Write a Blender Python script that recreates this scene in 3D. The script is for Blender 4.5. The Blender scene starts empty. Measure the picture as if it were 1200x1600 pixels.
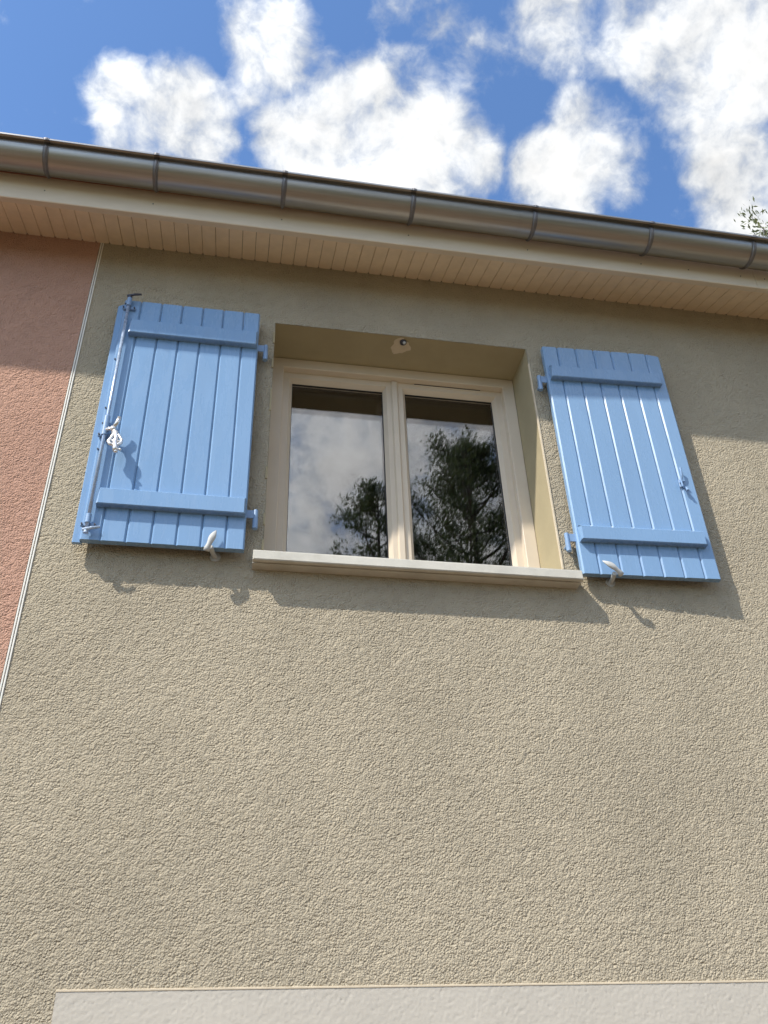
import bpy, bmesh, math, random
import numpy as np
from mathutils import Vector, Matrix

random.seed(7)
rng = np.random.default_rng(11)
scene = bpy.context.scene
COL = scene.collection
R = math.radians
H = 4.4                       # height of the drawing's zero line above the ground

# ---------------------------------------------------------------- camera
cam_d = bpy.data.cameras.new('camera')
cam = bpy.data.objects.new('camera', cam_d)
COL.objects.link(cam)
yaw, pitch, roll = 0.192838, 0.598231, -0.037395
fw = Vector((math.sin(yaw)*math.cos(pitch), math.cos(yaw)*math.cos(pitch), math.sin(pitch)))
rt = Vector((math.cos(yaw), -math.sin(yaw), 0))
up = rt.cross(fw)
r2 = rt*math.cos(roll) + up*math.sin(roll)
u2 = up*math.cos(roll) - rt*math.sin(roll)
M = Matrix((r2, u2, -fw)).transposed().to_4x4()
M.translation = Vector((-0.09143, -2.90746, -2.79919 + H))
cam.matrix_world = M
cam_d.sensor_fit = 'VERTICAL'
cam_d.sensor_height = 32.0
cam_d.lens = 32.0*1385.03/1600.0
cam_d.clip_start = 0.05
cam_d.clip_end = 3000
scene.camera = cam
scene.render.resolution_x, scene.render.resolution_y = 768, 1024

# ---------------------------------------------------------------- light
SUN = Vector((-1.47, -1.0, 2.0)).normalized()      # towards the sun
sun_d = bpy.data.lights.new('sun', 'SUN')
sun_d.energy = 4.0
sun_d.angle = R(0.9)
sun_d.color = (1.0, 0.94, 0.84)
sun = bpy.data.objects.new('sun', sun_d)
COL.objects.link(sun)
sun.location = (-6, -6, 14)
sun.rotation_euler = SUN.to_track_quat('Z', 'Y').to_euler()

scene.view_settings.view_transform = 'Standard'
scene.view_settings.look = 'None'
scene.view_settings.exposure = 0.48
scene.view_settings.gamma = 1
scene.view_settings.use_curve_mapping = False
scene.cycles.max_bounces = 8
scene.cycles.transparent_max_bounces = 16

world = bpy.data.worlds.new('World')
scene.world = world
world.use_nodes = True
SKY_STRENGTH = 0.15
CLOUD_WHITE = 4.7            # cloud radiance before the background strength


class NT:
    """small helper to write node trees"""
    def __init__(s, tree):
        s.t = tree
        s.n = tree.nodes
        s.l = tree.links
        s.n.clear()

    def node(s, typ, **kw):
        n = s.n.new(typ)
        for k, v in kw.items():
            setattr(n, k, v)
        return n

    def put(s, sock, v):
        if v is None:
            return
        if isinstance(v, bpy.types.NodeSocket):
            s.l.new(v, sock)
        else:
            sock.default_value = v

    def math(s, op, a, b=None, c=None, clamp=False):
        n = s.node('ShaderNodeMath', operation=op, use_clamp=clamp)
        s.put(n.inputs[0], a)
        if b is not None: s.put(n.inputs[1], b)
        if c is not None: s.put(n.inputs[2], c)
        return n.outputs[0]

    def vmath(s, op, a, b=None, out=0):
        n = s.node('ShaderNodeVectorMath', operation=op)
        s.put(n.inputs[0], a)
        if b is not None:
            s.put(n.inputs['Scale' if op == 'SCALE' else 1], b)
        return n.outputs[out]

    def ramp(s, v, a, b, lo=0.0, hi=1.0, smooth=True):
        n = s.node('ShaderNodeMapRange', interpolation_type='SMOOTHSTEP' if smooth else 'LINEAR', clamp=True)
        s.put(n.inputs['Value'], v)
        s.put(n.inputs['From Min'], a); s.put(n.inputs['From Max'], b)
        s.put(n.inputs['To Min'], lo); s.put(n.inputs['To Max'], hi)
        return n.outputs['Result']

    def noise(s, vec, scale, detail=4, rough=0.55, dist=0.0, lac=2.0, out='Fac'):
        n = s.node('ShaderNodeTexNoise')
        if vec is not None: s.put(n.inputs['Vector'], vec)
        s.put(n.inputs['Scale'], scale); s.put(n.inputs['Detail'], detail)
        s.put(n.inputs['Roughness'], rough); s.put(n.inputs['Distortion'], dist)
        s.put(n.inputs['Lacunarity'], lac)
        return n.outputs[out]

    def mix(s, f, a, b, blend='MIX'):
        n = s.node('ShaderNodeMix', data_type='RGBA', blend_type=blend)
        s.put(n.inputs['Factor'], f)
        for nm, v in (('A', a), ('B', b)):
            sock = [i for i in n.inputs if i.name == nm and i.type == 'RGBA'][0]
            if not isinstance(v, bpy.types.NodeSocket) and len(v) == 3:
                v = (*v, 1)
            s.put(sock, v)
        return [o for o in n.outputs if o.type == 'RGBA'][0]


w = NT(world.node_tree)
out = w.node('ShaderNodeOutputWorld')
bg = w.node('ShaderNodeBackground')
bg.inputs['Strength'].default_value = SKY_STRENGTH
sky = w.node('ShaderNodeTexSky', sky_type='NISHITA')
sky.sun_disc = False
sky.sun_elevation = math.asin(SUN.z)
sky.sun_rotation = math.atan2(SUN.x, SUN.y) % (2*math.pi)
sky.altitude = 100
sky.air_density = 1.0
sky.dust_density = 0.6
sky.ozone_density = 2.0
tc = w.node('ShaderNodeTexCoord')
dirv = w.vmath('NORMALIZE', tc.outputs['Generated'])
# clouds: banks of cumulus given as directions with an angular radius, broken up by 3D noise
BANKS = [  # direction, angular radius (degrees), weight
    ((-0.1396, 0.5235, 0.8405), 2.6, .85), ((-0.0904, 0.5309, 0.8426), 3.3, .9), ((-0.0765, 0.5576, 0.8266), 3.0, .9),
    ((-0.1267, 0.5551, 0.8221), 2.6, .75), ((0.0, 0.4724, 0.8814), 3.4, .95), ((0.0335, 0.4882, 0.8721), 2.7, .68),
    ((-0.0167, 0.4994, 0.8662), 2.2, .55), ((0.0332, 0.5447, 0.838), 3.3, .9), ((0.0909, 0.5261, 0.8455), 4.2, 1.0),
    ((0.153, 0.5361, 0.8301), 4.2, 1.0), ((0.1996, 0.5318, 0.823), 2.9, .8), ((0.0959, 0.5619, 0.8216), 4.4, 1.0),
    ((0.1695, 0.4448, 0.8795), 3.2, .48), ((0.2337, 0.4433, 0.8654), 2.4, .5), ((0.1426, 0.4756, 0.868), 3.0, .52),
    ((0.3187, 0.475, 0.8202), 3.1, .8), ((0.3031, 0.5161, 0.8011), 3.6, 1.0), ((0.3501, 0.4966, 0.7942), 2.9, .7),
    ((0.3679, 0.3888, 0.8447), 4.2, .8), ((0.4201, 0.3865, 0.821), 5.4, 1.0), ((0.4344, 0.3474, 0.831), 5.0, 1.0),
    ((0.4559, 0.4588, 0.7627), 3.3, .9), ((0.4835, 0.4727, 0.7367), 4.2, 1.0), ((0.2736, 0.4006, 0.8745), 3.6, .78), ((0.327, 0.397, 0.857), 3.6, .72),
    ((0.1085, 0.4262, 0.8981), 2.0, .45), ((-0.27, 0.46, 0.845), 2.0, .4),
    # the broad bank over the garden, seen mirrored in the panes
    ((0.12, -0.75, 0.64), 8.0, .82), ((0.18, -0.80, 0.57), 12.0, .95), ((0.10, -0.83, 0.55), 8.0, .85), ((0.26, -0.72, 0.64), 10.0, .9),
]
acc = None
for d_, rad, wt in BANKS:
    v = Vector(d_).normalized()
    dot = w.vmath('DOT_PRODUCT', dirv, tuple(v), out='Value')
    g = w.ramp(dot, math.cos(R(rad*1.25)), 1.0, 0.0, wt)
    acc = g if acc is None else w.math('MAXIMUM', acc, g)
warp = w.vmath('SCALE', w.vmath('SUBTRACT', w.noise(dirv, 14, 3, .5, out='Color'), (.5, .5, .5)), .035)
dw = w.vmath('ADD', dirv, warp)
n1 = w.noise(dw, 15.0, 10, .58)
nf = w.noise(dw, 42.0, 6, .6)
n2 = w.noise(dw, 3.2, 4, .5)
# away from the named banks: fuller out-of-view cloud added for neutral fill light
generic = w.math('MULTIPLY', w.ramp(n2, .36, .62), .95)
facing = w.vmath('DOT_PRODUCT', dirv, tuple(Vector((0.11, 0.48, 0.87)).normalized()), out='Value')
generic = w.math('MULTIPLY', generic, w.ramp(facing, .95, .80))
base = w.math('MAXIMUM', acc, generic)
dens = w.math('ADD', base, w.math('ADD', w.math('MULTIPLY', w.math('SUBTRACT', n1, .5), 1.9), w.math('MULTIPLY', w.math('SUBTRACT', nf, .5), .55)))
alpha = w.ramp(dens, .22, .92)
thick = w.ramp(dens, .40, 1.25)
# relief: the same noise a little nearer the sun; grey bellies from a broad noise
n1s = w.noise(w.vmath('ADD', dw, tuple(SUN*0.020)), 15.0, 6, .55)
relief = w.math('MULTIPLY', w.math('SUBTRACT', n1, n1s), .75)
bright = w.math('ADD', w.ramp(thick, 0, 1, .84, 1.06), relief)
bright = w.math('ADD', bright, w.math('MULTIPLY', w.math('SUBTRACT', w.noise(dirv, 8, 5, .6), .5), .75))
tint = w.mix(thick, (.84, .91, 1.0), (1.0, .992, .975))
# clouds towards the sun scatter more light to us
toward = w.ramp(w.vmath('DOT_PRODUCT', dirv, tuple(SUN), out='Value'), .42, 1.0, 1.0, 2.7)
cloud = w.vmath('SCALE', tint, w.math('MULTIPLY', w.math('MULTIPLY', bright, toward), CLOUD_WHITE))
skyc = w.mix(1.0, sky.outputs[0], (.86, 1.06, 1.25), 'MULTIPLY')
w.l.new(w.mix(alpha, skyc, cloud), bg.inputs['Color'])
w.l.new(bg.outputs[0], out.inputs['Surface'])

# ---------------------------------------------------------------- materials
MATS = {}


def mat(name, base, rough=.6, metal=0.0, vary=.08, vscale=6.0, bump=0.0, bscale=200.0, bdist=.002, spec=.5,
        coat=0.0, stain=None, stretch=None, extra=None, grain=False):
    m = bpy.data.materials.new(name)
    m.use_nodes = True
    t = NT(m.node_tree)
    o = t.node('ShaderNodeOutputMaterial')
    p = t.node('ShaderNodeBsdfPrincipled')
    t.l.new(p.outputs[0], o.inputs[0])
    c = t.node('ShaderNodeTexCoord').outputs['Object']
    geo = t.node('ShaderNodeNewGeometry').outputs['Position']
    vec = geo
    if stretch:
        mp = t.node('ShaderNodeMapping')
        t.l.new(geo, mp.inputs['Vector'])
        mp.inputs['Scale'].default_value = stretch
        vec = mp.outputs[0]
    n = t.noise(vec, vscale, 5, .6)
    dark = tuple(x*(1-vary) for x in base)
    lite = tuple(min(1, x*(1+vary)) for x in base)
    col = t.mix(t.ramp(n, .3, .7), dark, lite)
    if stain:
        scol, sscale, lo, hi, amt = stain
        s = t.noise(vec, sscale, 6, .65)
        col = t.mix(t.math('MULTIPLY', t.ramp(s, lo, hi), amt), col, scol)
    if extra:
        col = extra(t, geo, col)
    t.l.new(col, p.inputs['Base Color'])
    rn = t.noise(vec, vscale*2.3, 4, .6)
    t.l.new(t.ramp(rn, .3, .7, max(.02, rough-.07), min(1, rough+.07)), p.inputs['Roughness'])
    p.inputs['Metallic'].default_value = metal
    p.inputs['Specular IOR Level'].default_value = spec
    p.inputs['Coat Weight'].default_value = coat
    if bump:
        b = t.node('ShaderNodeBump')
        b.inputs['Strength'].default_value = bump
        b.inputs['Distance'].default_value = bdist
        hgt_ = t.noise(vec, bscale, 5, .6)
        if grain:      # thrown sand: rounded grains with sharp joints between them
            vo = t.node('ShaderNodeTexVoronoi', feature='F1')
            wv = t.vmath('ADD', vec, t.vmath('SCALE', t.noise(vec, 60, 2, out='Color'), .010))
            t.l.new(wv, vo.inputs['Vector'])
            vo.inputs['Scale'].default_value = bscale
            vo.inputs['Randomness'].default_value = 1.0
            amt = t.ramp(t.noise(vec, 28, 3, .6), .30, .70, .45, 1.15)
            hgt_ = t.math('ADD', t.math('MULTIPLY', t.math('MULTIPLY', vo.outputs['Distance'], amt), -.85), t.math('MULTIPLY', t.noise(vec, bscale*1.7, 4, .65), .55))
        t.l.new(hgt_, b.inputs['Height'])
        t.l.new(b.outputs[0], p.inputs['Normal'])
    MATS[name] = m
    return m


def wall_dirt(t, geo, col):
    """faint rain streaks and blotches of the cast render"""
    mp = t.node('ShaderNodeMapping')
    t.l.new(geo, mp.inputs['Vector'])
    mp.inputs['Scale'].default_value = (5.0, 5.0, .55)
    s = t.noise(mp.outputs[0], 1.0, 5, .6)
    col = t.mix(t.math('MULTIPLY', t.ramp(s, .48, .75), .14), col, (.27, .24, .18))
    s2 = t.noise(geo, 90, 3, .6)
    return t.mix(t.math('MULTIPLY', t.ramp(s2, .55, .8), .18), col, (.22, .19, .14))


def board_tone(t, geo, col):
    """each plank took the paint a little differently"""
    r = t.node('ShaderNodeObjectInfo').outputs['Random']
    col = t.mix(t.math('MULTIPLY', r, .30), col, (.178, .298, .480))
    mp = t.node('ShaderNodeMapping')
    t.l.new(geo, mp.inputs['Vector'])
    mp.inputs['Scale'].default_value = (30, 30, 1.2)
    g = t.noise(mp.outputs[0], 1.0, 6, .65)
    return t.mix(t.math('MULTIPLY', t.ramp(g, .5, .8), .06), col, (.29, .40, .56))


CREAM = mat('cream_render', (.436, .376, .276), .93, vary=.08, vscale=1.3, bump=1.0, bscale=150, bdist=.0075, spec=.25, grain=True, extra=wall_dirt)
SALMON = mat('salmon_render', (.490, .292, .213), .93, vary=.08, vscale=1.5, bump=1.0, bscale=150, bdist=.0075, spec=.25, grain=True)
SCRAPED = mat('scraped_render', (.50, .46, .395), .9, vary=.04, vscale=2.0, bump=.25, bscale=500, bdist=.002, spec=.25)
REVEAL = mat('smooth_ochre_render', (.375, .318, .20), .85, vary=.05, vscale=5, bump=.25, bscale=260, bdist=.0015, spec=.25,
             stain=((.36, .30, .20), 9, .58, .8, .35))
BLUE = mat('blue_paint', (.203, .340, .535), .27, vary=.03, vscale=3, bump=.05, bscale=40, bdist=.0015, spec=.5, stretch=(5, 5, 1.0),
           stain=((.29, .43, .62), 7, .6, .85, .35), extra=board_tone)
BLUE_HW = mat('blue_painted_metal', (.215, .335, .52), .38, vary=.06, vscale=40, spec=.5)
PVC = mat('beige_pvc', (.62, .53, .415), .42, vary=.03, vscale=5, spec=.45)
SOFFIT = mat('cream_soffit_pvc', (.80, .655, .475), .48, vary=.05, vscale=14, spec=.4, stain=((.45, .36, .25), 6, .6, .85, .35))
FASCIA = mat('cream_fascia_paint', (.74, .645, .51), .45, vary=.04, vscale=4, spec=.4, stretch=(1, 6, 6), stain=((.42, .35, .27), 7, .6, .85, .3))
DARKGAP = mat('dark_backing_board', (.10, .075, .05), .9)  # dark backing that shows in the gaps between soffit boards
ZINC = mat('weathered_zinc', (.365, .35, .325), .41, metal=1.0, vary=.10, vscale=3.5, bump=.10, bscale=18, bdist=.0015, stretch=(.45, 14, 14),
           stain=((.30, .275, .24), 30, .5, .75, .45))
BRKT = mat('grey_galvanised_steel', (.20, .19, .19), .5, metal=.8, vary=.15, vscale=20)
CONC = mat('pale_cast_stone', (.555, .53, .465), .8, vary=.09, vscale=7, bump=.35, bscale=120, bdist=.002, spec=.3,
           stain=((.40, .36, .29), 11, .55, .8, .5))
SILVER = mat('bare_aluminium', (.80, .78, .75), .28, metal=.75, vary=.05, vscale=30)
ROD = mat('zinc_plated_rod', (.40, .50, .66), .28, metal=.35, vary=.1, vscale=20)
GREYPOLY = mat('pale_grey_composite', (.48, .48, .46), .5, vary=.12, vscale=40)
DARKMET = mat('dark_steel', (.07, .07, .085), .45, metal=.6, vary=.1, vscale=30)
WHITEPVC = mat('white_pvc', (.74, .71, .64), .5, vary=.05, vscale=10)
RUBBER = mat('black_gasket', (.02, .02, .02), .6)
ROOM = mat('room_darkness', (.10, .085, .07), .9)  # dark colour puts the unlit room's darkness into its walls
PATCH = mat('bare_plaster', (.58, .49, .36), .9, vary=.06, vscale=30)
TILE = mat('clay_roof', (.33, .15, .09), .85, vary=.2, vscale=4)
GRAVEL = mat('warm_brown_gravel', (.14, .092, .052), .95, vary=.25, vscale=30, bump=.6, bscale=60, bdist=.02)  # unseen ground, darkened and warmed for its bounce on the undersides
LAWN = mat('dry_lawn', (.10, .09, .04), .95, vary=.3, vscale=2, bump=.5, bscale=80, bdist=.03)  # unseen ground, browned so that its bounce light is not green
BARK = mat('grey_bark', (.10, .08, .065), .95, vary=.25, vscale=12, bump=.6, bscale=30, bdist=.02, stretch=(4, 4, 1))


def leaf_mat(name, a, b):
    m = bpy.data.materials.new(name)
    m.use_nodes = True
    t = NT(m.node_tree)
    o = t.node('ShaderNodeOutputMaterial')
    geo = t.node('ShaderNodeNewGeometry')
    n = t.noise(geo.outputs['Position'], 2.2, 3, .6)
    isl = geo.outputs['Random Per Island']
    f = t.math('ADD', t.math('MULTIPLY', n, .6), t.math('MULTIPLY', isl, .4))
    col = t.mix(t.ramp(f, .25, .75), a, b)
    p = t.node('ShaderNodeBsdfPrincipled')
    t.l.new(col, p.inputs['Base Color'])
    p.inputs['Roughness'].default_value = .6
    tr = t.node('ShaderNodeBsdfTranslucent')
    t.l.new(col, tr.inputs[0])
    mx = t.node('ShaderNodeMixShader')
    mx.inputs[0].default_value = .42
    t.l.new(p.outputs[0], mx.inputs[1]); t.l.new(tr.outputs[0], mx.inputs[2])
    t.l.new(mx.outputs[0], o.inputs[0])
    return m


LEAF = leaf_mat('cypress_foliage', (.055, .080, .032), (.125, .155, .06))
NEEDLE = leaf_mat('pale_foliage', (.10, .125, .045), (.21, .23, .10))

gl = bpy.data.materials.new('window_glass')
gl.use_nodes = True
t = NT(gl.node_tree)
o = t.node('ShaderNodeOutputMaterial')
g_ = t.node('ShaderNodeNewGeometry')
cs = t.math('ABSOLUTE', t.vmath('DOT_PRODUCT', g_.outputs['Normal'], g_.outputs['Incoming'], out='Value'))
F0 = .070
fres = t.math('ADD', t.math('MULTIPLY', t.math('POWER', t.math('SUBTRACT', 1.0, cs, clamp=True), 5.0), 1-F0), F0)
tb = t.node('ShaderNodeBsdfTransparent'); tb.inputs[0].default_value = (.93, .94, .94, 1)
gs = t.node('ShaderNodeBsdfGlossy'); gs.inputs['Roughness'].default_value = 0.0
gs.inputs[0].default_value = (1, .985, 1, 1)
mx = t.node('ShaderNodeMixShader')
t.l.new(fres, mx.inputs[0]); t.l.new(tb.outputs[0], mx.inputs[1]); t.l.new(gs.outputs[0], mx.inputs[2])
t.l.new(mx.outputs[0], o.inputs[0])
GLASS = gl


# ---------------------------------------------------------------- geometry helpers
def obj(name, bm_or_me, m=None, parent=None, smooth=False, loc=None):
    if isinstance(bm_or_me, bmesh.types.BMesh):
        bmesh.ops.recalc_face_normals(bm_or_me, faces=bm_or_me.faces)
        me = bpy.data.meshes.new(name)
        bm_or_me.to_mesh(me)
        bm_or_me.free()
    else:
        me = bm_or_me
    if m is not None and not me.materials:
        me.materials.append(m)
    if smooth:
        me.polygons.foreach_set('use_smooth', np.ones(len(me.polygons), bool))
    ob = bpy.data.objects.new(name, me)
    COL.objects.link(ob)
    if parent:
        ob.parent = parent
    if loc:
        ob.location = loc
    return ob


def empty(name, label, cat, loc=(0, 0, 0), rotz=0.0, group=None):
    o = bpy.data.objects.new(name, None)
    COL.objects.link(o)
    o.empty_display_size = .2
    o.location = loc
    o.rotation_euler = (0, 0, rotz)
    o['label'] = label
    o['category'] = cat
    if group:
        o['group'] = group
    return o


def box(bm, x0, x1, y0, y1, z0, z1, bev=0.0, seg=1):
    vs = [bm.verts.new((x, y, z)) for x in (x0, x1) for y in (y0, y1) for z in (z0, z1)]
    idx = [(0, 1, 3, 2), (4, 6, 7, 5), (0, 4, 5, 1), (2, 3, 7, 6), (0, 2, 6, 4), (1, 5, 7, 3)]
    fs = [bm.faces.new([vs[i] for i in f]) for f in idx]
    if bev:
        es = list({e for f in fs for e in f.edges})
        bmesh.ops.bevel(bm, geom=es, offset=bev, segments=seg, affect='EDGES', profile=.5)
    return bm


def bx(*a, **k):
    bm = bmesh.new()
    return box(bm, *a, **k)


def prism(bm, pts, axis, a, b):
    """extrude the closed outline pts (2D) along an axis from a to b; axis x: pts=(y,z), y: pts=(x,z), z: pts=(x,y)"""
    def P(p, t):
        return {'x': (t, p[0], p[1]), 'y': (p[0], t, p[1]), 'z': (p[0], p[1], t)}[axis]
    A = [bm.verts.new(P(p, a)) for p in pts]
    B = [bm.verts.new(P(p, b)) for p in pts]
    n = len(pts)
    bm.faces.new(A); bm.faces.new(B[::-1])
    for i in range(n):
        bm.faces.new((A[i], B[i], B[(i+1) % n], A[(i+1) % n]))
    return bm


def tube(bm, path, rad, seg=10, caps=True):
    path = [Vector(p) for p in path]
    rads = rad if isinstance(rad, (list, tuple)) else [rad]*len(path)
    rings = []
    prev = None
    for i, p in enumerate(path):
        a = path[max(0, i-1)]; b = path[min(len(path)-1, i+1)]
        d = (b-a).normalized()
        ref = prev if prev is not None else (Vector((0, 0, 1)) if abs(d.z) < .9 else Vector((1, 0, 0)))
        u = (ref - d*ref.dot(d)).normalized()
        prev = u
        v = d.cross(u)
        rings.append([bm.verts.new(p + (u*math.cos(2*math.pi*k/seg) + v*math.sin(2*math.pi*k/seg))*rads[i]) for k in range(seg)])
    for A, B in zip(rings, rings[1:]):
        for k in range(seg):
            bm.faces.new((A[k], A[(k+1) % seg], B[(k+1) % seg], B[k]))
    if caps:
        bm.faces.new(rings[0][::-1]); bm.faces.new(rings[-1])
    return bm


def ball(bm, c, r, sx=1, sy=1, sz=1, u=10, v=7):
    res = bmesh.ops.create_uvsphere(bm, u_segments=u, v_segments=v, radius=r)
    for ve in res['verts']:
        ve.co = Vector((ve.co.x*sx + c[0], ve.co.y*sy + c[1], ve.co.z*sz + c[2]))
    return bm


def quad(bm, pts):
    bm.faces.new([bm.verts.new(p) for p in pts])


def setting(o):
    o['kind'] = 'structure'
    return o


# ---------------------------------------------------------------- ground
bm = bmesh.new(); quad(bm, [(-900, -900, -.004), (900, -900, -.004), (900, 900, -.004), (-900, 900, -.004)])
setting(obj('ground', bm, LAWN))
bm = bmesh.new(); quad(bm, [(-7, -7.5, 0), (9, -7.5, 0), (9, .02, 0), (-7, .02, 0)])
setting(obj('gravel_path', bm, GRAVEL))

# ---------------------------------------------------------------- house
house = empty('house', 'cream and salmon rendered house under a zinc gutter with a small window', 'house')

STEP = .004


def band_noise(nz, nx, sig_lo, sig_hi, seed, aniso=1.0):
    g = np.random.default_rng(seed)
    a = np.fft.rfft2(g.standard_normal((nz, nx)))
    fz = np.fft.fftfreq(nz)[:, None]*aniso
    fx = np.fft.rfftfreq(nx)[None, :]
    f2 = (fz**2 + fx**2)*(2*math.pi**2)
    k = np.exp(-f2*sig_lo**2) - np.exp(-f2*sig_hi**2)
    r = np.fft.irfft2(a*k, s=(nz, nx))
    return (r - r.mean())/r.std()


def rough_sheet(name, x0, z0, nx, nz, height, m, hole=None, kill=None, label=None):
    """grid of STEP squares in the wall plane, pushed out by height (nz+1, nx+1); hole=(i0,i1,j0,j1) is left open"""
    X, Z = np.meshgrid(x0 + STEP*np.arange(nx+1), z0 + STEP*np.arange(nz+1) + H)
    co = np.stack([X, -height, Z], -1).reshape(-1, 3)
    ii, jj = np.meshgrid(np.arange(nx), np.arange(nz))
    keep = np.ones((nz, nx), bool)
    for h in ([hole] if hole else []) + (kill or []):
        keep[h[2]:h[3], h[0]:h[1]] = False
    ii = ii[keep]; jj = jj[keep]
    v = jj*(nx+1) + ii
    F = np.stack([v, v+1, v+nx+2, v+nx+1], -1)
    extra_co, extra_f = [], []
    base = len(co)
    # return edge along the border of the opening so that the render has a thickness
    if hole:
        i0, i1, j0, j1 = hole
        loop = [(i, j0) for i in range(i0, i1)] + [(i1, j) for j in range(j0, j1)] + [(i, j1) for i in range(i1, i0, -1)] + [(i0, j) for j in range(j1, j0, -1)]
        ids = [j*(nx+1)+i for i, j in loop]
        for n_, a in enumerate(ids):
            extra_co.append((co[a][0], .012, co[a][2]))
        L = len(ids)
        for n_ in range(L):
            extra_f.append((ids[n_], base+n_, base+(n_+1) % L, ids[(n_+1) % L]))
    if extra_co:
        co = np.concatenate([co, np.array(extra_co)])
        F = np.concatenate([F, np.array(extra_f)])
    used = np.zeros(len(co), bool); used[F.ravel()] = True
    remap = np.cumsum(used)-1
    co = co[used]; F = remap[F]
    me = bpy.data.meshes.new(name)
    me.vertices.add(len(co)); me.vertices.foreach_set('co', co.ravel().astype(np.float32))
    me.loops.add(F.size); me.loops.foreach_set('vertex_index', F.ravel().astype(np.int32))
    me.polygons.add(len(F)); me.polygons.foreach_set('loop_start', np.arange(0, F.size, 4, dtype=np.int32))
    me.polygons.foreach_set('use_smooth', np.ones(len(F), bool))
    me.update(calc_edges=True)
    o = obj(name, me, m, house)
    if label:
        o['label'] = label
    return o


def grains(nz, nx, seed):
    """scattered sand grains of several sizes thrown on the wall"""
    g = np.random.default_rng(seed)
    fz = np.fft.fftfreq(nz)[:, None]; fx = np.fft.rfftfreq(nx)[None, :]
    f2 = (fz**2 + fx**2)*(2*math.pi**2)
    tot = 0
    for sig, dens_, amp in ((.52, .14, 1.0), (.75, .09, 1.15)):
        imp = (g.random((nz, nx)) < dens_)*g.uniform(.4, 1.0, (nz, nx))
        r = np.fft.irfft2(np.fft.rfft2(imp)*np.exp(-f2*sig**2), s=(nz, nx))*sig**2*6.28
        tot = np.maximum(tot, amp*r) if not np.isscalar(tot) else amp*r
    return (tot - tot.mean())/tot.std()


def roughcast(nz, nx, seed):
    a = band_noise(nz, nx, .60, 1.4, seed, 1.12)
    b = band_noise(nz, nx, 1.1, 2.8, seed+1, 1.1)
    c = band_noise(nz, nx, 9, 30, seed+2)
    g = grains(nz, nx, seed+5)
    h = .75*g + .45*a + .16*b
    h = np.tanh(h*.7)*1.2 + .13*c
    pit = np.clip(band_noise(nz, nx, .55, 1.8, seed+9) - 1.15, 0, 2)
    return .0028 + .00115*h - .0006*pit


XJ = -.82                                  # joint between the two renders
Z_SOF = .646
Z_BOT = -2.75
NZ = round((Z_SOF-Z_BOT)/STEP)             # 679
NX = 975                                   # to x = 3.08
hgt = roughcast(NZ+1, NX+1, 3)
zi = lambda z: round((z-Z_BOT)/STEP)
xi = lambda x: round((x-XJ)/STEP)
OX0, OX1, OZ0, OZ1 = 0.0, 1.2, -1.01, .23
BX, BZ = -.504, -2.482
rough_sheet('rendered_wall', XJ, Z_BOT, NX, NZ, hgt, CREAM, hole=(xi(OX0), xi(OX1), zi(OZ0), zi(OZ1)),
            kill=[(xi(BX), NX, 0, zi(BZ))], label='greige cream roughcast wall around the window')
NXS = 245
hs = roughcast(NZ+1, NXS+1, 21)
rough_sheet('rendered_wall', XJ-.016-STEP*NXS, Z_BOT, NXS, NZ, hs, SALMON, label='salmon pink roughcast wall left of the white joint')
# lower smooth band round the ground-floor opening
nb = zi(BZ)
nbx = NX-xi(BX)
a = band_noise(nb+1, nbx+1, .6, 1.5, 51); b = band_noise(nb+1, nbx+1, 1.4, 4, 52); c = band_noise(nb+1, nbx+1, 6, 16, 53)
hb = .0052 - .0013*np.clip(.9*a+.25*b+.15*c-.7, 0, 2.0) + .00035*a
rough_sheet('smooth_band', BX, Z_BOT, nbx, nb, hb, SCRAPED, label='pale smooth scraped band above the ground floor opening')
bm = bx(BX-.001, 3.08, -.0066, .004, BZ-.0035+H, BZ+.0025+H, bev=.001)
obj('edge_bead', bm, PATCH, house)
# plain remainder of the walls, out of the photograph
obj('outer_wall', bx(XJ+STEP*NX, 4.6, -.003, .2, 0, Z_SOF+H), CREAM, house)
obj('outer_wall', bx(XJ, BX, -.003, .2, 0, Z_BOT+H), CREAM, house)
bm = bx(BX, XJ+STEP*NX, -.005, .2, 0, Z_BOT+H)
obj('outer_wall', bm, SCRAPED, house)
XS0 = XJ-.016-STEP*NXS
obj('outer_wall', bx(-6.5, XS0, -.003, .2, 0, Z_SOF+H), SALMON, house)
obj('outer_wall', bx(XS0, XJ-.016, -.003, .2, 0, Z_BOT+H), SALMON, house)
# masonry behind the render (blocks light into the room), open at the window
bm = bmesh.new()
box(bm, -6.5, OX0-.002, .014, .30, 0.01, Z_SOF+H+.3)
box(bm, OX1+.002, 4.59, .014, .30, 0.01, Z_SOF+H+.3)
box(bm, OX0-.002, OX1+.002, .0141, .30, 0.01, OZ0+H-.06)
box(bm, OX0-.002, OX1+.002, .0141, .30, OZ1+H+.003, Z_SOF+H+.3)
obj('masonry', bm, REVEAL, house)
for a_ in ((4.4, 4.6, .2, 8), (-6.5, -6.3, .2, 8), (-6.3, 4.4, 7.8, 8)):
    obj('outer_wall', bx(*a_, 0, Z_SOF+H), CREAM, house)
# expansion joint cover: two white lips with a dark gap
for xa, xb in ((XJ-.0135, XJ-.0075), (XJ-.0045, XJ+.0015)):
    bm = bx(xa, xb, -.0065, .004, 0, Z_SOF+H-.004, bev=.001)
    obj('joint_strip', bm, WHITEPVC, house)
bm = bx(XJ-.016, XJ+.001, .0015, .03, 0, Z_SOF+H); obj('joint_seal', bm, RUBBER, house)

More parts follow.
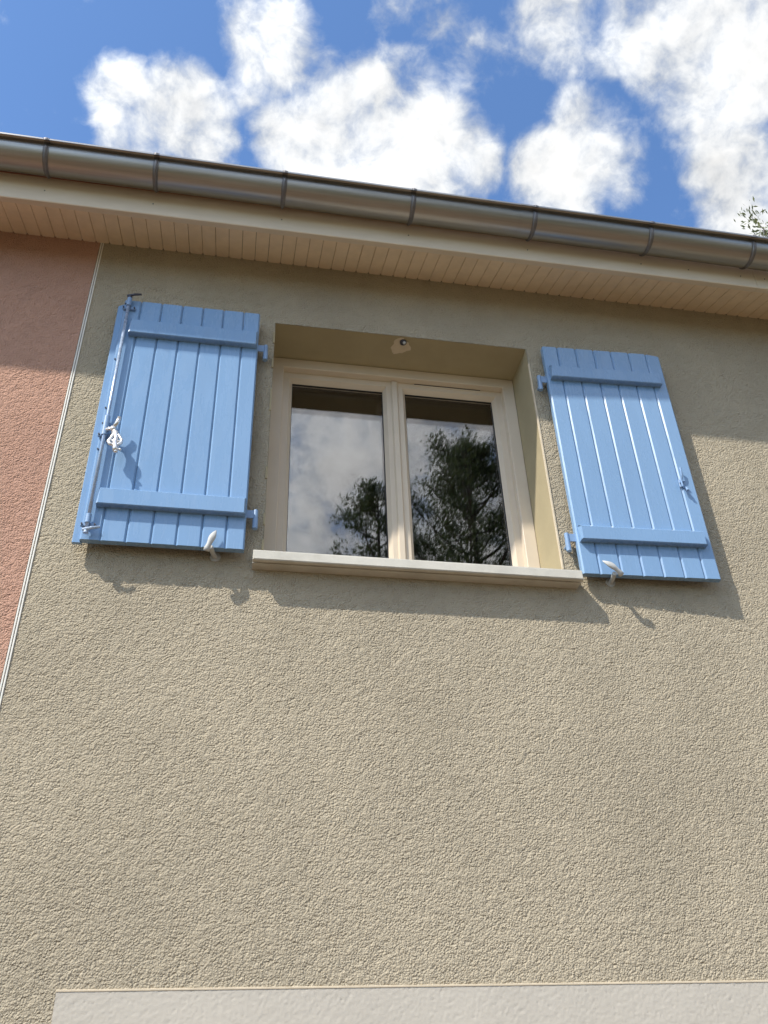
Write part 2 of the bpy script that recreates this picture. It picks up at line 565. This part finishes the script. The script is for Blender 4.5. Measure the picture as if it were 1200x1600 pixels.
# reveal of the window: lintel soffit, two jambs
DEP = .216
bm = bx(OX0-.05, OX1+.05, -.0005, DEP+.004, OZ1+H-.0012, OZ1+H+.04); obj('lintel', bm, REVEAL, house)
bm = bx(OX0-.05, OX0+.0012, -.0008, DEP+.004, OZ0+H-.055, OZ1+H-.0012); obj('window_reveal', bm, REVEAL, house)
bm = bx(OX1-.0012, OX1+.05, -.0008, DEP+.004, OZ0+H-.055, OZ1+H-.0012); obj('window_reveal', bm, REVEAL, house)
# corner beads showing at the arrises
for z0, z1 in ((-1.0, -.952), (-.885, -.83), (-.66, -.60), (-.30, -.18), (-.05, .0), (.10, .165)):
    dx = random.uniform(.006, .009)
    obj('corner_bead', bx(-dx, .0015, -.0072, .003, z0+H, z1+H, bev=.0008), REVEAL, house)
obj('corner_bead', bx(OX1-.0018, OX1+.0055, -.0072, .003, OZ0+H+.01, .13+H, bev=.0008), PATCH, house)

# window sill
bm = bmesh.new()
prof = [(-.080, -1.086), (-.080, -1.048), (-.076, -1.0445), (.225, -1.012), (.225, -1.087), (-.050, -1.087), (-.050, -1.081), (-.062, -1.081), (-.062, -1.088)]
prism(bm, [(y, z+H) for y, z in prof], 'x', -.038, 1.247)
bmesh.ops.bevel(bm, geom=[e for e in bm.edges if abs(e.verts[0].co.y+.08) < .006 and abs(e.verts[1].co.y+.08) < .006], offset=.0025, segments=2, affect='EDGES')
obj('window_sill', bm, CONC, house)

# ---- soffit, fascia, roof
S = .35
sof = lambda y, up_=0.0: .641 + S*y + H + up_
soffit = obj('soffit', prism(bmesh.new(), [(.05, sof(.05, .022)), (-.247, sof(-.247, .022)), (-.247, sof(-.247, .009)), (.05, sof(.05, .009))], 'x', -6.5, 4.9), DARKGAP, house)
PITCH = .0617
board_me = None
n_b = 86
for i in range(n_b):
    x = -1.72 + PITCH*i + .0021
    if board_me is None:
        bm = bmesh.new()
        g = .0016
        wd = PITCH - g
        outl = [(0, -.243), (wd, -.243), (wd, -.012), (wd-.006, -.0015), (.007, -.0015), (0, -.012)]
        A = [bm.verts.new((p[0], p[1], sof(p[1]))) for p in outl]
        B = [bm.verts.new((p[0], p[1], sof(p[1], .0085))) for p in outl]
        bm.faces.new(A); bm.faces.new(B[::-1])
        for k in range(6):
            bm.faces.new((A[k], B[k], B[(k+1) % 6], A[(k+1) % 6]))
        low = [e for e in bm.edges if e.verts[0] in A and e.verts[1] in A and abs(e.verts[0].co.x-e.verts[1].co.x) < 1e-5]
        bmesh.ops.bevel(bm, geom=low, offset=.0014, segments=1, affect='EDGES')
        ob = obj('soffit_board', bm, SOFFIT, soffit)
        board_me = ob.data
    else:
        ob = bpy.data.objects.new('soffit_board', board_me)
        COL.objects.link(ob); ob.parent = soffit
    ob.location = (x, 0, random.uniform(-.0006, .0004))
for x0, x1 in ((-6.5, -1.7215), (-1.72+PITCH*n_b+.002, 4.9)):
    obj('soffit_panel', prism(bmesh.new(), [(-.243, sof(-.243)), (-.0015, sof(-.0015)), (-.0015, sof(-.0015, .0085)), (-.243, sof(-.243, .0085))], 'x', x0, x1), SOFFIT, house)

FJ = 2.356
for x0, x1 in ((-6.5, FJ-.0012), (FJ+.0012, 4.9)):
    prof = [(-.2405, sof(-.2405, -.0035)), (-.276, sof(-.276, -.0035)), (-.2795, sof(-.2795, .001)), (-.2795, .735+H), (-.2605, .735+H), (-.2605, sof(-.2605, .012)), (-.2405, sof(-.2405, .012))]
    fb = obj('fascia_board', prism(bmesh.new(), prof, 'x', x0, x1), FASCIA, house)
    for xs in (-1.045, -.58, -.005, .588, 1.17, 1.75, 2.0, 2.28, 2.41):
        if x0 < xs < x1:
            bm = bmesh.new()
            tube(bm, [(xs, -.279, .612+H), (xs, -.2815, .612+H)], .0028, 8)
            obj('screw', bm, DARKMET, fb)
roof = obj('roof', prism(bmesh.new(), [(-.285, .762+H), (4.0, .762+H+S*4.285), (8.3, .762+H), (8.3, .70+H), (4.0, .70+H+S*4.285), (-.285, .70+H)], 'x', -6.8, 4.95), TILE, house)

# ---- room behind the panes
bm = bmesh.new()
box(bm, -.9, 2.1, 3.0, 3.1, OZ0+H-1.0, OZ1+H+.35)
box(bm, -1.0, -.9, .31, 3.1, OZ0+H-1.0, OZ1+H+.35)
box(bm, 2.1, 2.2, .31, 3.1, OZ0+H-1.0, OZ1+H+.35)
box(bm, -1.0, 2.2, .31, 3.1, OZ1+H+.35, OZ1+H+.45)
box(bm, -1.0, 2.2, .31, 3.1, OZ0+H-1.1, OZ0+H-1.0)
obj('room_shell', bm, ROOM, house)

# ---- window: outer frame, two sashes, double panes
win = obj('window', bx(OX0+.0015, OX1-.0015, .262, .305, OZ1+H-.055, OZ1+H-.0025), PVC, house)
win['label'] = 'beige two-sash window with dark reflecting panes'


def frame_ring(bm, x0, x1, z0, z1, wid, y0, y1, cham=.0, cdep=.0):
    """rectangular ring with mitred corners; the inner front edge is chamfered by cham (inwards) and cdep (deep)"""
    def loop(d, y):
        return [bm.verts.new(p) for p in ((x0+d, y, z0+d), (x1-d, y, z0+d), (x1-d, y, z1-d), (x0+d, y, z1-d))]
    e = .003
    L = [loop(0, y1), loop(0, y0+e), loop(e, y0), loop(wid-cham-(0 if cham else e), y0), loop(wid, y0+(cdep if cham else e)), loop(wid, y1)]
    for A, B in zip(L, L[1:]):
        for k in range(4):
            bm.faces.new((A[k], A[(k+1) % 4], B[(k+1) % 4], B[k]))
    return bm


fz0, fz1 = OZ0+H-.02, OZ1+H-.0022
obj('outer_frame', frame_ring(bmesh.new(), OX0+.0016, OX1-.0016, fz0, fz1, .057, .216, .30), PVC, win)
fx0, fx1 = OX0+.0586, OX1-.0586
stz0, stz1 = fz0+.05, fz1-.0572
XM = .6
for x0, x1 in ((fx0-.008, XM-.0015), (XM+.0015, fx1+.008)):
    o = obj('sash', frame_ring(bmesh.new(), x0, x1, stz0, stz1+.006, .054, .253, .298, cham=.016, cdep=.024), PVC, win)
    gx0, gx1, gz0, gz1 = x0+.055, x1-.055, stz0+.055, stz1-.049
    o2 = obj('gasket', frame_ring(bmesh.new(), x0+.052, x1-.052, stz0+.052, stz1-.046, .0045, .279, .2885), RUBBER, win)
    for y in (.286, .306):
        obj('pane', bx(x0+.05, x1-.05, y, y+.004, stz0+.05, stz1-.044), GLASS, win)
# cover strip where the sashes meet
bm = bmesh.new()
prism(bm, [(XM-.019, .2555), (XM-.013, .2405), (XM+.009, .2405), (XM+.014, .2465), (XM+.019, .2555)], 'z', stz0+.004, stz1-.004)
obj('meeting_strip', bm, PVC, win)
# air inlet slot over the right-hand sash
bm = bx(.69, 1.045, .2495, .2545, stz1-.012, stz1-.0005, bev=.001); obj('air_vent', bm, PVC, win)
bm = bx(.70, 1.035, .2482, .2505, stz1-.0045, stz1-.0015); obj('vent_slot', bm, RUBBER, win)

# catch for closed shutters under the lintel, with its bare patch of plaster
bm = bmesh.new()
n = 22
pts = []
for k in range(n):
    a_ = 2*math.pi*k/n
    rr = .045*(1+.16*math.sin(3*a_+1)+.10*math.sin(7*a_)+random.uniform(-.06, .06))
    pts.append((.597+rr*math.cos(a_)*.98, max(.006, .062+rr*math.sin(a_)*1.15)))
prism(bm, pts, 'z', OZ1+H-.0026, OZ1+H-.0005)
obj('bare_patch', bm, PATCH, house)
bm = bmesh.new()
tube(bm, [(.605, .030, OZ1+H+.002), (.605, .030, OZ1+H-.012), (.605, .030, OZ1+H-.014)], [.016, .016, .012], 14)
ct = obj('shutter_catch', bm, DARKMET, house)
bm = bmesh.new(); ball(bm, (.609, .024, OZ1+H-.015), .008)
obj('catch_tip', bm, GREYPOLY, ct, smooth=True)

# ---------------------------------------------------------------- gutter
gut = empty('rain_gutter', 'half-round weathered zinc gutter running along the whole eave', 'gutter', (0, -.366, .708+H))
GR, GS = .072, -.010          # radius, fall per metre towards the right
gut.rotation_euler = (0, -math.atan(GS), 0)


def gutter_len(x0, x1, r):
    bm = bmesh.new()
    prof = [(r*math.cos(a), r*math.sin(a)) for a in np.linspace(math.pi*2, math.pi, 26)]  # back (+y) to front (-y) via the bottom
    prof = [(y, z) for y, z in prof]
    prof.insert(0, (r, .02))
    # outward rolled bead
    br = .0125
    for a in np.linspace(0, math.pi*1.12, 12):
        prof.append((-r-br+br*math.cos(a), .004+br*math.sin(a)))
    xs = np.linspace(x0, x1, max(2, int((x1-x0)/.25)+1))
    rings = [[bm.verts.new((x, y, z)) for y, z in prof] for x in xs]
    for A, B in zip(rings, rings[1:]):
        for k in range(len(prof)-1):
            bm.faces.new((A[k], A[k+1], B[k+1], B[k]))
    return bm


for x0, x1, r in ((-6.6, 1.12, GR), (1.095, 5.0, GR+.0013)):
    o = obj('gutter_length', gutter_len(x0, x1, r), ZINC, gut, smooth=True)
    md = o.modifiers.new('thickness', 'SOLIDIFY'); md.thickness = .0010; md.offset = -1; md.use_rim = False
br_me = None
for x in (-1.62, -1.034, -.570, -.006, .585, 1.167, 1.749, 2.282, 2.86):
    if br_me is None:
        bm = bmesh.new()
        r = GR+.0030
        arc = [(r*math.cos(a), r*math.sin(a)) for a in np.linspace(math.pi*1.93, math.pi, 26)]
        br = .0140
        for a in np.linspace(.35, math.pi*1.15, 9):
            arc.append((-GR-.0125+br*math.cos(a), .004+br*math.sin(a)))
        secs = []
        for k, (y, z) in enumerate(arc):
            f = k/(len(arc)-1)
            hw = .0085 + .0035*min(1, max(0, (f-.05)/.45))
            p0 = arc[max(0, k-1)]; p1 = arc[min(len(arc)-1, k+1)]
            ty, tz = p1[0]-p0[0], p1[1]-p0[1]
            L = math.hypot(ty, tz) or 1
            ny, nz = tz/L, -ty/L
            if y*ny + z*nz < 0 and k < 26: ny, nz = -ny, -nz
            if k >= 26:
                ny, nz = (y+GR+.0125)/br, (z-.004)/br
            row = []
            for sx, h in ((-1, -.003), (-1, .0012), (-.62, .0018), (-.40, .0052), (0, .0064), (.40, .0052), (.62, .0018), (1, .0012), (1, -.003)):
                h_ = h if k < 24 or h < 0 else h*.35
                row.append(bm.verts.new((sx*hw, y+ny*h_, z+nz*h_)))
            secs.append(row)
        for A, B in zip(secs, secs[1:]):
            for k in range(len(A)-1):
                bm.faces.new((A[k], A[k+1], B[k+1], B[k]))
            bm.faces.new((A[-1], A[0], B[0], B[-1]))
        bm.faces.new(secs[0]); bm.faces.new(secs[-1][::-1])
        o = obj('bracket', bm, BRKT, gut)
        br_me = o.data
    else:
        o = bpy.data.objects.new('bracket', br_me)
        COL.objects.link(o); o.parent = gut
    o.location = (x, 0, 0)

# ---------------------------------------------------------------- shutters
TH = .028                      # board thickness
ZB, ZT = -1.0426, .206
SH = ZT-ZB


def bevel_board(x0, x1, z0, z1, y0, y1, bev=.0055, cut=None):
    """plank with V-bevelled long front edges; y0 is the front"""
    bm = bmesh.new()
    pr = [(x0, y1), (x1, y1), (x1, y0+bev), (x1-bev*1.12, y0), (x0+bev*1.12, y0), (x0, y0+bev)]
    prism(bm, pr, 'z', z0, z1)
    if cut:
        for v in bm.verts:
            if v.co.z > z1-1e-5:
                k = (v.co.x-x0)/(x1-x0)
                v.co.z -= (k if cut > 0 else 1-k)*abs(cut)
    return bm


def batten(u0, u1, z0, z1, d=.029):
    bm = bmesh.new()
    pr = [(0, z0), (-d+.003, z0), (-d, z0+.003), (-d, z1-.010), (-d+.012, z1), (0, z1)]
    prism(bm, pr, 'x', u0, u1)
    # chamfered ends
    for v in bm.verts:
        if v.co.y < -d+.002:
            v.co.x += .007 if abs(v.co.x-u0) < 1e-4 else -.007
    return bm


def hinge(par, u_edge, sgn, z0, z1, yb):
    """strap leaf passing the shutter edge, its knuckle and the wall pin below; sgn -1 leaves to the left"""
    ua = u_edge-sgn*.30; ub = u_edge+sgn*.042
    bm = bx(min(ua, ub), max(ua, ub), yb, yb+.005, z0, z1, bev=.001)
    hp = obj('hinge_strap', bm, BLUE_HW, par)
    bm = bmesh.new()
    tube(bm, [(ub-sgn*.008, yb+.004, z0-.001), (ub-sgn*.008, yb+.004, z1+.001)], .0095, 14)
    obj('hinge_knuckle', bm, BLUE_HW, hp, smooth=False)
    bm = bmesh.new()
    c = ub-sgn*.008
    tube(bm, [(c, yb+.004, z0-.046), (c, yb+.004, z0-.002)], .0105, 14)
    tube(bm, [(c, yb+.004, z0-.016), (c, yb+.058, z0-.016)], .007, 10)
    obj('wall_pin', bm, BLUE_HW, hp)


LU = .6189
lsh = empty('window_shutter', 'blue plank shutter with long locking rod and silver handle, beside the salmon wall', 'shutter', (-.6898, -.070, ZB+H), 0, 'blue window shutters')
edges = [.027, .100, .1895, .279, .369, .4585, .548, LU]
for k in range(7):
    g = .0006
    obj('board', bevel_board(edges[k]+g, edges[k+1]-g, 0, SH + (0 if k else -.001), 0, TH), BLUE, lsh)
obj('astragal', bevel_board(.0, .034, -.004, SH-.006, TH-.010, TH+.006, bev=.003, cut=-.02), BLUE, lsh)['label'] = 'thin recessed closing strip on the outer edge'
zz = lambda z: z-ZB
obj('batten', batten(.069, .614, zz(-.012), zz(.072)), BLUE, lsh)
obj('batten', batten(.067, .614, zz(-.900), zz(-.822)), BLUE, lsh)
hinge(lsh, LU, 1, zz(.0), zz(.038), TH-.003)
hinge(lsh, LU, 1, zz(-.884), zz(-.847), TH-.003)
# locking rod
ur = .050
yr = -.019
bm = bmesh.new()
tube(bm, [(ur, yr, zz(-1.012)), (ur, yr, zz(.207))], .0068, 12)
rod = obj('locking_rod', bm, ROD, lsh, smooth=True)
for za, zb2, rr in ((.150, .196, .0105), (-.575, -.480, .0118), (-.985, -.948, .0105)):
    obj('rod_sleeve', tube(bmesh.new(), [(ur, yr, zz(za)), (ur, yr, zz(zb2))], rr, 14), BLUE_HW, rod)
for z in (.148, -.565, -.985):
    bm = bmesh.new()
    box(bm, ur-.026, ur+.030, yr+.009, -.0002, zz(z-.007), zz(z+.007), bev=.001)
    gd = obj('rod_guide', bm, BLUE_HW, rod)
    for dx in (-.021, .025):
        obj('screw', tube(bmesh.new(), [(ur+dx, yr+.010, zz(z)), (ur+dx, yr+.002, zz(z))], .0034, 8), DARKMET, lsh)
for z in (.18, -.153, -.42, -.50, -.63):
    bm = bmesh.new()
    tube(bm, [(ur-.017, .001, zz(z)), (ur-.017, -.004, zz(z))], .0036, 8)
    obj('screw', bm, DARKMET, lsh)
for z, up_, m_ in ((.209, .010, DARKMET), (-1.016, .012, ROD)):
    bm = bmesh.new()
    tube(bm, [(ur, yr, zz(z-.012)), (ur, yr, zz(z+.006))], .0095, 12)
    tube(bm, [(ur-.012, yr-.002, zz(z)), (ur+.020, yr-.012, zz(z+up_*.35)), (ur+.048, yr-.010, zz(z+up_))], [.006, .0055, .0045], 8)
    obj('rod_hook', bm, m_, rod)
# silver lever handle: neck, pivot, thumb piece, scrolled plate
bm = bmesh.new()
yh = -.040
tube(bm, [(ur, yr, zz(-.553)), (ur+.020, yh+.006, zz(-.553)), (ur+.034, yh, zz(-.556))], [.0085, .008, .009], 10)
ball(bm, (ur+.033, yh, zz(-.556)), .0125)
tube(bm, [(ur+.036, yh, zz(-.548)), (ur+.047, yh-.004, zz(-.520)), (ur+.050, yh-.004, zz(-.500))], [.008, .0085, .0075], 10)
hd = obj('rod_handle', bm, SILVER, lsh, smooth=True)
bm = bmesh.new()
cx0, zt_, zb_ = ur+.045, zz(-.572), zz(-.678)
L = zt_-zb_
yy = lambda f: yh-.004-.014*f
pt = lambda dx, f: (cx0+dx+.012*f, yy(f), zt_-L*f)
tube(bm, [pt(-.010, 0), pt(0, .06), pt(.004, .30), pt(0, .55), pt(.002, .8), pt(.002, 1.0)], [.010, .0125, .0085, .010, .012, .009], 8)
tube(bm, [pt(.004, .06), pt(.015, .22), pt(.025, .42), pt(.022, .56), pt(.011, .66), pt(.004, .74)], [.0062, .006, .006, .0066, .007, .006], 8)
tube(bm, [pt(-.006, .08), pt(-.012, .24), pt(-.018, .40), pt(-.026, .52), pt(-.020, .64), pt(-.008, .72)], [.0062, .006, .006, .0066, .007, .006], 8)
tube(bm, [pt(-.014, .50), pt(-.006, .46), pt(.006, .46), pt(.016, .50)], .0042, 8)
ball(bm, pt(.003, .80), .0125, 1, .6, 1.1)
ball(bm, pt(.004, 1.0), .0085)
ball(bm, pt(.019, .90), .006)
obj('scroll_plate', bm, SILVER, hd, smooth=True)

RU = .5851
ang = math.atan2(-.0828+.0621, RU)
rsh = empty('window_shutter', 'blue plank shutter without a rod, hung right of the window with a small blue latch', 'shutter', (1.2612, -.0545, ZB+H), ang, 'blue window shutters')
edges = [0, .0735, .1635, .2535, .341, .430, .5165, RU]
for k in range(7):
    obj('board', bevel_board(edges[k]+.0006, edges[k+1]-.0006, 0, SH, 0, TH, cut=(.012 if k == 6 else None)), BLUE, rsh)
obj('batten', batten(.012, .548, zz(-.008), zz(.066)), BLUE, rsh)
obj('batten', batten(.010, .551, zz(-.897), zz(-.825)), BLUE, rsh)
hinge(rsh, 0, -1, zz(-.012), zz(.027), TH-.012)
hinge(rsh, 0, -1, zz(-.884), zz(-.847), TH-.012)
bm = bmesh.new()
ul = .520
box(bm, ul-.011, ul+.011, -.006, -.0003, zz(-.590), zz(-.552), bev=.002)
box(bm, ul-.011, ul+.008, -.024, -.006, zz(-.572), zz(-.566), bev=.001)
tube(bm, [(ul-.010, -.022, zz(-.560)), (ul-.009, -.024, zz(-.600))], .0045, 8)
lt = obj('latch', bm, BLUE_HW, rsh)
bm = bmesh.new()
tube(bm, [(ul+.002, -.006, zz(-.556)), (ul+.004, -.016, zz(-.535)), (ul+.004, -.020, zz(-.512)), (ul+.005, -.018, zz(-.497))], [.0065, .005, .0045, .006], 8)
tube(bm, [(ul+.006, -.006, zz(-.588)), (ul+.010, -.018, zz(-.606)), (ul+.009, -.024, zz(-.620))], [.005, .005, .006], 8)
obj('latch_tongue', bm, BLUE_HW, lt)

# ---------------------------------------------------------------- swivel stops that hold the shutters open
def stop(label, base, tip, pivot, bulb):
    e = empty('shutter_stop', label, 'shutter stop', base, 0, 'swivel stops under the shutters')
    B = Vector(base)
    lo = lambda p: Vector(p)-B
    bm = bmesh.new()
    tube(bm, [(0, .012, 0), (0, -.004, 0)], .020, 12)
    pv = lo(pivot)
    tube(bm, [(0, 0, 0), pv*.5 + Vector((0, 0, -.004)), pv], [.010, .009, .009], 10)
    obj('stem', bm, GREYPOLY, e, smooth=False)
    bm = bmesh.new()
    t_, b_ = lo(tip), lo(bulb)
    d = (t_-b_)
    n_ = 9
    path, wid = [], []
    for k in range(n_):
        f = k/(n_-1)
        path.append(b_ + d*f + Vector((0, -.010*math.sin(math.pi*f), 0)))
        wid.append([.012, .0125, .0095, .0105, .0130, .0130, .0105, .0065, .0015][k])
    tube(bm, path, wid, 10)
    # flatten the blade towards the wall
    for v in bm.verts:
        f = max(0, min(1, (v.co-b_).dot(d)/d.dot(d)))
        c = b_ + d*f + Vector((0, -.010*math.sin(math.pi*f), 0))
        v.co.y = c.y + (v.co.y-c.y)*(.85-.45*f)
    obj('lever', bm, GREYPOLY, e, smooth=True)
    return e


stop('pale grey swivel stop holding the bottom of the left blue shutter with the rod', (-.176, -.004, -1.045+H), (-.179, -.088, -.979+H), (-.194, -.077, -1.047+H), (-.209, -.080, -1.066+H))
stop('pale grey swivel stop tilted left under the right blue shutter', (1.394, -.004, -1.050+H), (1.333, -.094, -1.004+H), (1.380, -.082, -1.052+H), (1.408, -.085, -1.058+H))


# ---------------------------------------------------------------- trees
def quads_mesh(name, P, m, parent):
    """P: (n,4,3) leaf faces as one crown"""
    n = len(P)
    me = bpy.data.meshes.new(name)
    me.vertices.add(n*4); me.vertices.foreach_set('co', P.reshape(-1).astype(np.float32))
    me.loops.add(n*4); me.loops.foreach_set('vertex_index', np.arange(n*4, dtype=np.int32))
    me.polygons.add(n); me.polygons.foreach_set('loop_start', np.arange(0, n*4, 4, dtype=np.int32))
    me.update(calc_edges=True)
    return obj(name, me, m, parent)


def leaves_at(C, Dir, size, wid, g):
    n = len(C)
    D = Dir + g.normal(0, .45, (n, 3))
    D /= np.linalg.norm(D, axis=1, keepdims=True)
    Nn = g.normal(0, 1, (n, 3))
    S_ = np.cross(D, Nn); S_ /= np.linalg.norm(S_, axis=1, keepdims=True)
    s = size*g.uniform(.6, 1.3, (n, 1)); ww = wid*g.uniform(.7, 1.3, (n, 1))
    return np.stack([C, C+D*s*.5+S_*ww*.5, C+D*s, C+D*s*.5-S_*ww*.5], 1)


def tree(base, height, crown_r, profile, label, seed, limbs=46, lo=.18, leaf=.085, wid=.026, per=70, leafmat=None, tuft=.16, sub=7, rise=.9, lean=(0, 0), bare=.25):
    g = np.random.default_rng(seed)
    rd = random.Random(seed)
    e = empty('tree', label, 'tree', base)
    bm = bmesh.new()
    top = Vector((lean[0], lean[1], height))
    tr = []
    for k in range(9):
        f = k/8
        tr.append(Vector((lean[0]*f**1.5 + .12*math.sin(3*f+seed), lean[1]*f**1.5 + .10*math.sin(4*f+seed*2), height*f)))
    tube(bm, tr, [max(.012, .20*(height/11)*(1-k/8)**.9) for k in range(9)], 9)
    obj('trunk', bm, BARK, e, smooth=True)
    bb = bmesh.new()
    quads = []

    def trunk_at(f):
        x = f*8; i = min(7, int(x)); return tr[i].lerp(tr[i+1], x-i)
    for i in range(limbs):
        f = lo + (1-lo)*((i+.5)/limbs)**.85
        p0 = trunk_at(min(.985, f))
        az = i*2.39996 + rd.uniform(-.4, .4)
        Lm = crown_r*profile((f-lo)/(1-lo))*rd.uniform(.65, 1.12)
        out_ = Vector((math.cos(az), math.sin(az), 0))
        rise_ = rise*rd.uniform(.7, 1.3)
        pts = []
        for k in range(5):
            q = k/4
            pts.append(p0 + out_*Lm*q**.85 + Vector((0, 0, Lm*rise_*q**1.5)) + Vector((rd.uniform(-1, 1), rd.uniform(-1, 1), rd.uniform(-1, 1)))*.05*Lm*q)
        tube(bb, pts, [max(.006, .035*(1-q/4)*(Lm/1.5+.3)) for q in range(5)], 5, caps=False)
        for s_ in range(sub):
            q = bare + (1-bare)*(s_+rd.random())/sub
            x = q*4; ii = min(3, int(x)); b0 = pts[ii].lerp(pts[ii+1], x-ii)
            dv = (pts[4]-pts[1]).normalized()*.7 + Vector((rd.gauss(0, .6), rd.gauss(0, .6), rd.gauss(.45, .4)))
            dv.normalize()
            ln = Lm*rd.uniform(.18, .36)*(1.15-.5*q) + .12
            b1 = b0 + dv*ln
            tube(bb, [b0, b0.lerp(b1, .5)+Vector((0, 0, .02)), b1], [.009, .006, .003], 4, caps=False)
            n = int(per*rd.uniform(.5, 1.4))
            tt = g.beta(2.2, 1.3, (n, 1))*1.12
            C = np.array(b0)[None] + tt*np.array(b1-b0)[None] + g.normal(0, tuft*(.35+ln*.55), (n, 3))
            Dr = np.tile(np.array(dv)[None], (n, 1)) + g.normal(0, .5, (n, 3))
            quads.append(leaves_at(C, Dr, leaf, wid, g))
    obj('branches', bb, BARK, e)
    quads_mesh('crown', np.concatenate(quads), leafmat or LEAF, e)
    return e


prof_cone = lambda f: (.30 + .95*math.sin(min(1, f*1.7+.25)*math.pi*.5)) * (1-f)**.62 + .05
prof_pine = lambda f: .55 + .45*math.sin(math.pi*min(1, f*.9+.1)) - .35*max(0, f-.8)*4
tree((2.22, -9.6, 0), 11.0, 1.5, prof_cone, 'smaller feathery dark tree mirrored in the left window pane', 5, limbs=44, per=60)
tree((4.10, -9.2, 0), 11.8, 2.2, prof_cone, 'tall dense dark evergreen mirrored in the right window pane', 9, limbs=70, per=80, sub=9)
tree((8.75, 3.9, 0), 11.75, 2.7, prof_pine, 'light green leafy tree whose top just shows beyond the gutter', 14, limbs=34, lo=.35, leaf=.085, wid=.024, per=110, leafmat=NEEDLE, tuft=.14, sub=7, rise=.75, bare=.55)
